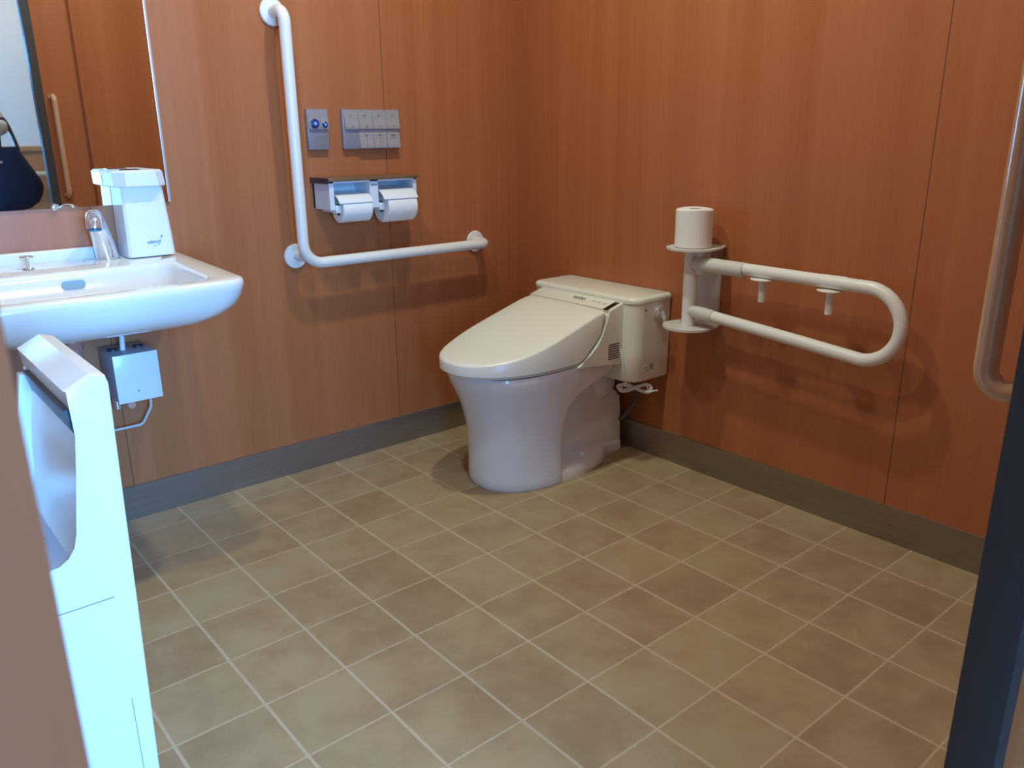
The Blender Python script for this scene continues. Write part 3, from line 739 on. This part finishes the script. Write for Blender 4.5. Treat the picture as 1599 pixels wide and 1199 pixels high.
child_fix(link('knob_cap', lathe(B(), [(0.0, 0.0), (0.0145, 0.001), (0.016, 0.003), (0.0145, 0.005), (0.0, 0.006)], 'Z', (-1.702, -0.105, 0.798), 24), M_CHROME, None), k_)
bm = B(); box(bm, -1.575, -1.440, -0.150, -0.002, 0.586, 0.594, 0.001, 1); box(bm, -1.575, -1.440, -0.010, -0.002, 0.59, 0.66)
link('support_bracket', bm, M_STEELW, wb)
# trap
dr = thing('drain_trap', 'chrome drain trap and flange hanging below the washbasin', 'drain pipe', (-1.63, -0.22, 0.52))
link('flange', cyl(B(), (-1.655, -0.22, 0.606), 0.040, 0.034, bev=0.004), M_WHITE, dr)
link('nut', cyl(B(), (-1.655, -0.22, 0.578), 0.021, 0.028, n=8, bev=0.003), M_CHROME, dr)
link('pipe', tube(B(), fillet([(-1.655, -0.22, 0.58), (-1.655, -0.22, 0.44), (-1.655, -0.09, 0.44), (-1.655, -0.09, 0.50), (-1.655, -0.002, 0.50)], 0.028, 8), 0.014, 18), M_CHROME, dr)
# valve box
vb = thing('valve_box', 'white square faucet control box on the wall under the washbasin', 'control box', (-1.50, 0, 0.46))
VX0, VX1, VY, VZ0, VZ1 = -1.5560, -1.4440, -0.150, 0.398, 0.530
link('casing', box(B(), VX0, VX1, VY+0.004, -0.0005, VZ0+0.001, VZ1-0.001, 0.0015, 2), plain('shaded_white_casing', (0.34, 0.38, 0.48), 0.4), vb)  # white box; grey-blue paints the shade onto its sides
cv = link('cover', box(B(), VX0-0.001, VX1+0.001, VY, VY+0.006, VZ0, VZ1, 0.0015, 2), M_WHITE, vb); cv['label'] = 'plain white front cover'
link('screw', cyl(B(), (-1.503, VY-0.0012, 0.427), 0.0022, 0.002, 'Y', 12), M_INK, vb)
for x in (-1.535, -1.470):
    link('inlet_ring', lathe(B(), [(0.011, 0.0), (0.014, 0.0), (0.014, 0.005), (0.011, 0.005), (0.011, 0.0)], 'Z', (x, -0.075, VZ1-0.001), 24), M_DARKP, vb)
link('supply_hose', tube(B(), [(-1.512, -0.085, 0.528), (-1.510, -0.085, 0.56), (-1.506, -0.08, 0.5855)], 0.007, 12), M_WHITE, vb)
link('stop_valve', cyl(B(), (-1.545, -0.075, 0.365), 0.010, 0.034, bev=0.002), M_CHROME, vb)
bm = B(); cyl(bm, (-1.515, -0.105, 0.378), 0.013, 0.040, 'Y', 20, 0.003); link('valve_knob', bm, M_CHROME, vb)
link('signal_cable', tube(B(), fillet([(-1.462, -0.07, 0.399), (-1.452, -0.06, 0.384), (-1.452, -0.05, 0.345), (-1.478, -0.04, 0.295), (-1.60, -0.02, 0.288), (-1.72, -0.01, 0.29)], 0.02, 6), 0.0035, 10), M_STEELW, vb)

# faucet
fc = thing('faucet', 'chrome automatic faucet on the back of the washbasin', 'faucet', (-1.505, -0.062, 0.774))
sp = [(-1.507, -0.060, 0.773), (-1.511, -0.062, 0.80), (-1.519, -0.070, 0.838), (-1.528, -0.088, 0.866), (-1.538, -0.116, 0.884), (-1.546, -0.142, 0.886), (-1.551, -0.158, 0.876), (-1.552, -0.162, 0.862)]
def catmull(P, n=6):
    P = [Vector(p) for p in P]; out = []
    for i in range(len(P)-1):
        a, b, c, d = P[max(i-1, 0)], P[i], P[i+1], P[min(i+2, len(P)-1)]
        for k in range(n):
            t = k/n; out.append(0.5*((2*b)+(-a+c)*t+(2*a-5*b+4*c-d)*t*t+(-a+3*b-3*c+d)*t**3))
    out.append(P[-1]); return out
cpts = catmull(sp, 5); N = len(cpts)
rads = [lerp(0.0285, 0.0185, min(1, (i/(N-1))*1.25)) for i in range(N)]
link('spout', tube(B(), cpts, rads, 28), M_CHROME, fc)
link('aerator', cyl(B(), (-1.552, -0.162, 0.857), 0.0155, 0.006, n=24, bev=0.001), plain('aerator_blue_grey', (0.05, 0.15, 0.24), 0.25), fc)
link('base_ring', cyl(B(), (-1.507, -0.060, 0.7725), 0.0300, 0.005, bev=0.001), M_CHROME, fc)

# soap dispenser
sd = thing('soap_dispenser', 'white automatic soap dispenser standing on the back of the washbasin', 'soap dispenser', (-1.405, -0.055, 0.774))
def dring(z, x0, x1, yf, yb2=-0.010, c=0.012): return [(x, y, z) for x, y in ((x0, yf+c), (x0+c, yf), (x1-c, yf), (x1, yf+c), (x1, yb2), (x0, yb2))]
bm = B(); loft(bm, [dring(0.7745, -1.466, -1.346, -0.108, c=0.006), dring(0.83, -1.464, -1.348, -0.106, c=0.006), dring(0.90, -1.463, -1.353, -0.104, c=0.006), dring(0.9545, -1.462, -1.357, -0.103, c=0.006)])
link('body', bm, M_WHITE, sd, sharp=25)
bm = B(); loft(bm, [dring(0.955, -1.474, -1.351, -0.122, c=0.022), dring(0.958, -1.478, -1.349, -0.126, c=0.024), dring(0.992, -1.480, -1.352, -0.126, c=0.026), dring(0.997, -1.476, -1.356, -0.120, c=0.026), ])
hd = link('head', bm, M_WHITE, sd, sharp=25)
bm = B(); prism(bm, [(-1.452, -0.078), (-1.402, -0.078), (-1.402, -0.046), (-1.452, -0.046)], 'Z', 0.9965, 0.9985)
child_fix(link('display', bm, M_AMBER, None, smooth=False), hd)
tm = basis((-1.399, -0.1085, 0.812), (1, 0, 0), (0, 0, 1))
text_mesh('logo', 'sabmid', 0.0125, M_INKB, sd, tm, 0.0)
bm = B()
lf = [(0.0, 0.0), (0.0025, 0.004), (0.0065, 0.0075), (0.004, 0.001)]
prism(bm, [(-1.3815+a, 0.8215+b) for a, b in lf], 'Y', -0.1085, -0.1078); box(bm, -1.403, -1.393, -0.1085, -0.1078, 0.8010, 0.8018); box(bm, -1.3885, -1.3865, -0.1085, -0.1078, 0.8035, 0.806)
link('leaf_mark', bm, M_INKB, sd, smooth=False)

# ------------------------------------------------------------------ hand dryer
hd_ = thing('hand_dryer', 'tall white slot-type hand dryer in the left foreground, fixed to the side wall', 'hand dryer', (-1.95, -1.125, 0.10))
yN, yF = -1.27, -0.975
def arc2(cx, cz, r, a0, a1, n=6): return [(cx+r*math.cos(a0+(a1-a0)*k/n), cz+r*math.sin(a0+(a1-a0)*k/n)) for k in range(n+1)]
slot = [(-1.8815, 0.7725), (-1.8745, 0.742), (-1.8735, 0.71), (-1.883, 0.66), (-1.889, 0.62)]+[(-1.8925, 0.575), (-1.898, 0.555), (-1.908, 0.541), (-1.922, 0.5325), (-1.942, 0.531), (-1.965, 0.545), (-1.978, 0.58)]+[(-1.985, 0.70), (-1.990, 0.835)]
prof = [(-1.843, 0.130), (-1.8265, 0.772), (-1.8295, 0.784), (-1.849, 0.7895)]+slot+[(-2.005, 0.850), (-2.0995, 0.850), (-2.0995, 0.115), (-1.86, 0.115)]
link('housing', prism(B(), prof, 'Y', yN, yF, 0.003, 3), M_WHITE, hd_, sharp=30)
# far end wall of the slot, its edge turned inward
endp = [(-1.880, 0.735), (-1.897, 0.64), (-1.912, 0.60), (-1.925, 0.585), (-1.965, 0.59), (-1.985, 0.70), (-1.99, 0.84), (-2.0, 0.84), (-1.99, 0.53), (-1.90, 0.528), (-1.872, 0.56), (-1.868, 0.72)]
link('slot_end_rim', prism(B(), [(-1.874, 0.735), (-1.8885, 0.735), (-1.902, 0.66), (-1.909, 0.60), (-1.918, 0.575), (-1.935, 0.562), (-1.955, 0.565), (-1.972, 0.58), (-1.990, 0.53), (-1.890, 0.525), (-1.875, 0.60)], 'Y', yF-0.020, yF-0.0015, 0.002, 2), M_WHITE, hd_)
bm = B(); prism(bm, [(-1.8830, 0.742), (-1.8722, 0.742), (-1.8722, 0.712), (-1.8752, 0.710)], 'Y', yN+0.016, yF-0.024)
nz_ = link('air_nozzle', bm, M_DARKP, hd_, smooth=False); nz_['label'] = 'dark grey air nozzle strip'
link('drip_tray', prism(B(), [(-1.893, 0.556), (-1.905, 0.543), (-1.921, 0.535), (-1.942, 0.5335), (-1.963, 0.547), (-1.963, 0.540), (-1.942, 0.527), (-1.905, 0.535)], 'Y', yN+0.004, yF-0.021), plain('pale_grey_tray', (0.45, 0.50, 0.58), 0.35), hd_)
bm = B(); cyl(bm, (-1.925, -1.165, 0.5345), 0.008, 0.0015, 'Z', 4); link('drain_hole', bm, M_INKB, hd_, smooth=False)
link('panel_seam', box(B(), -2.05, -1.8635, yN-0.0004, yN+0.002, 0.4665, 0.4680), M_INK, hd_, smooth=False)
link('panel_seam', box(B(), -1.8645, -1.8635, yN-0.0004, yN+0.002, 0.14, 0.30), M_INK, hd_, smooth=False)
link('latch', box(B(), -1.945, -1.905, yN-0.003, yN+0.001, 0.446, 0.462, 0.001, 1), M_WHITE, hd_)

# ------------------------------------------------------------------ person seen in the mirror
def person():
    P = thing('person', 'person in a white shirt and dark trousers standing in the corridor, reflected in the mirror', 'person', (-1.53, -2.80, 0))
    cx, cy = -1.53, -2.80
    def skin(name, verts, edges, radii, mat, sub=2):
        me = bpy.data.meshes.new(name); me.from_pydata([Vector(v) for v in verts], edges, []); me.materials.append(mat)
        o = bpy.data.objects.new(name, me); COL.objects.link(o)
        sk = o.modifiers.new('skin', 'SKIN'); sk.use_smooth_shade = True
        for i, r in enumerate(radii):
            me.skin_vertices[0].data[i].radius = (r, r) if not isinstance(r, tuple) else r
        me.skin_vertices[0].data[0].use_root = True
        s = o.modifiers.new('sub', 'SUBSURF'); s.levels = sub; s.render_levels = sub
        o.parent = P; o.matrix_parent_inverse = Matrix.Translation(P.location).inverted()
        return o
    V = [(cx, cy, 0.92), (cx, cy, 1.05), (cx, cy, 1.20), (cx, cy-0.01, 1.34), (cx, cy, 1.43), (cx, cy+0.015, 1.50), (cx, cy+0.02, 1.56), (cx, cy+0.02, 1.63), (cx, cy+0.01, 1.69),
         (cx-0.16, cy, 1.37), (cx-0.205, cy+0.02, 1.10), (cx-0.20, cy+0.15, 0.93), (cx-0.20, cy+0.19, 0.88),
         (cx+0.17, cy, 1.37), (cx+0.290, cy+0.035, 1.115), (cx+0.19, cy+0.17, 1.16), (cx+0.15, cy+0.215, 1.18),
         (cx-0.09, cy, 0.86), (cx-0.10, cy+0.01, 0.50), (cx-0.10, cy-0.01, 0.10), (cx-0.10, cy+0.10, 0.045),
         (cx+0.09, cy, 0.86), (cx+0.10, cy+0.01, 0.50), (cx+0.10, cy-0.01, 0.10), (cx+0.10, cy+0.10, 0.045)]
    E_ = [(0, 1), (1, 2), (2, 3), (3, 4), (4, 5), (5, 6), (6, 7), (7, 8), (3, 9), (9, 10), (10, 11), (11, 12), (3, 13), (13, 14), (14, 15), (15, 16),
          (0, 17), (17, 18), (18, 19), (19, 20), (0, 21), (21, 22), (22, 23), (23, 24)]
    R = [(0.125, 0.085), (0.125, 0.09), (0.145, 0.10), (0.14, 0.095), 0.055, 0.056, 0.086, 0.094, 0.074,
         0.052, 0.040, 0.027, 0.030, 0.052, 0.040, 0.027, 0.030,
         0.075, 0.052, 0.036, 0.034, 0.075, 0.052, 0.036, 0.034]
    body = skin('body', V, E_, R, M_SKIN)
    # hands: five separate fingers each
    for s, base, d in ((-1, Vector((cx-0.20, cy+0.19, 0.88)), Vector((0, 0.35, -0.93))), (1, Vector((cx+0.15, cy+0.215, 1.18)), Vector((-0.75, 0.55, 0.2)))):
        d.normalize(); side = d.cross(Vector((0, 0, 1))).normalized() if abs(d.z) < 0.9 else Vector((0, 1, 0)); side = (side-d*side.dot(d)).normalized(); curl = d.cross(side)
        for k, (off, L) in enumerate(((-0.027, 0.062), (-0.009, 0.074), (0.009, 0.078), (0.027, 0.070))):
            a = base+side*off+d*0.030
            vs = [a, a+d*L*0.45+curl*0.006, a+d*L*0.75+curl*0.022, a+d*L*0.92+curl*0.040]
            f = skin('finger', vs, [(0, 1), (1, 2), (2, 3)], [0.010, 0.009, 0.008, 0.007], M_SKIN, 1)
        a = base-side*0.030; vs = [a, a-side*0.022+d*0.022, a-side*0.026+d*0.050]
        skin('thumb', vs, [(0, 1), (1, 2)], [0.012, 0.010, 0.008], M_SKIN, 1)
    # shirt with half sleeves to the elbow and trousers
    Vs = [(cx, cy, 0.89), V[1], V[2], V[3], (cx, cy, 1.425), V[9], V[10], (cx-0.203, cy+0.08, 1.02), V[13], V[14], (cx+0.215, cy+0.13, 1.145)]
    skin('shirt', Vs, [(0, 1), (1, 2), (2, 3), (3, 4), (3, 5), (5, 6), (6, 7), (3, 8), (8, 9), (9, 10)],
         [(0.188, 0.140), (0.172, 0.128), (0.166, 0.120), (0.155, 0.112), 0.066, 0.070, 0.056, 0.050, 0.070, 0.056, 0.050], M_SHIRT)
    Vt = [(cx, cy, 0.90), (cx, cy, 1.00), (cx-0.085, cy, 0.80), V[18], V[19], (cx+0.085, cy, 0.80), V[22], V[23]]
    skin('trousers', Vt, [(0, 1), (0, 2), (2, 3), (3, 4), (0, 5), (5, 6), (6, 7)], [(0.172, 0.125), (0.158, 0.115), 0.100, 0.078, 0.066, 0.100, 0.078, 0.066], M_TROUSER)
    for s in (-1, 1):
        x = cx+s*0.10
        bm = B(); loft(bm, [[(x+w*math.cos(a), cy+0.045+l*math.sin(a), z) for a in [2*PI*k/20 for k in range(20)]] for z, w, l in ((0.0, 0.046, 0.135), (0.02, 0.048, 0.138), (0.05, 0.045, 0.128), (0.075, 0.036, 0.075), (0.09, 0.030, 0.045))])
        link('shoe', bm, M_DARKP, P)
    # head details: face towards +y
    hz = 1.625
    for s in (-1, 1):
        link('eye', lathe(B(), [(0.0, 0.004), (0.008, 0.002), (0.009, -0.004), (0, -0.006)], 'Y', (cx+s*0.032, cy+0.104, hz+0.010), 16), M_DARKP, P)
        link('ear', lathe(B(), [(0.0, 0.010), (0.012, 0.009), (0.020, 0.0), (0.012, -0.008), (0.0, -0.008)], 'X', (cx+s*0.088, cy+0.01, hz-0.002), 16), M_SKIN, P)
    link('nose', tube(B(), [(cx, cy+0.100, hz+0.012), (cx, cy+0.115, hz-0.012), (cx, cy+0.118, hz-0.022), (cx, cy+0.104, hz-0.030)], [0.006, 0.009, 0.011, 0.008], 14), M_SKIN, P)
    link('mouth', tube(B(), [(cx-0.022, cy+0.096, hz-0.052), (cx, cy+0.104, hz-0.050), (cx+0.022, cy+0.096, hz-0.052)], [0.002, 0.0045, 0.002], 10), plain('lips', (0.40, 0.15, 0.13), 0.5), P)
    bm = B(); bmesh.ops.create_uvsphere(bm, u_segments=28, v_segments=18, radius=1)
    for v in bm.verts:
        v.co = Vector((v.co.x*0.097, v.co.y*0.104, v.co.z*0.115))
        if v.co.y > 0.02 and v.co.z < 0.045: v.co.y = 0.02
        if v.co.z < -0.05: v.co.z = -0.05-(abs(v.co.z)-0.05)*0.3
        v.co += Vector((cx, cy-0.002, hz+0.022))
    link('hair', bm, M_HAIR, P)
person()
# navy bag hanging at the person's side
bag = thing('shoulder_bag', 'navy canvas shoulder bag hanging at the side of the person in the mirror', 'bag', (-1.19, -2.74, 0.66))
def bag_ring(z, x0, x1, d, r): return [(x, y, z) for x, y in rrect(x0, x1, -2.745-d, -2.745+d, min(r, d*0.9), 6)]
bm = B(); loft(bm, [bag_ring(0.700, -1.315, -1.21, 0.03, 0.03), bag_ring(0.712, -1.325, -1.165, 0.05, 0.05), bag_ring(0.745, -1.325, -1.120, 0.065, 0.06), bag_ring(0.79, -1.325, -1.098, 0.070, 0.06),
                    bag_ring(0.83, -1.325, -1.090, 0.070, 0.06), bag_ring(0.87, -1.325, -1.103, 0.068, 0.06), bag_ring(0.93, -1.325, -1.135, 0.058, 0.05), bag_ring(0.99, -1.325, -1.165, 0.040, 0.04), bag_ring(1.03, -1.325, -1.185, 0.022, 0.02)])
link('pouch', bm, M_NAVY, bag, sharp=60)
link('strap', tube(B(), catmull([(-1.178, -2.745, 1.01), (-1.192, -2.745, 1.075), (-1.208, -2.745, 1.135), (-1.228, -2.738, 1.170), (-1.250, -2.730, 1.15), (-1.262, -2.728, 1.08), (-1.265, -2.735, 1.02)], 5), 0.010, 10), M_DARKP, bag)
link('snap', cyl(B(), (-1.280, -2.676, 0.955), 0.007, 0.004, 'Y', 16), M_CHROME, bag)
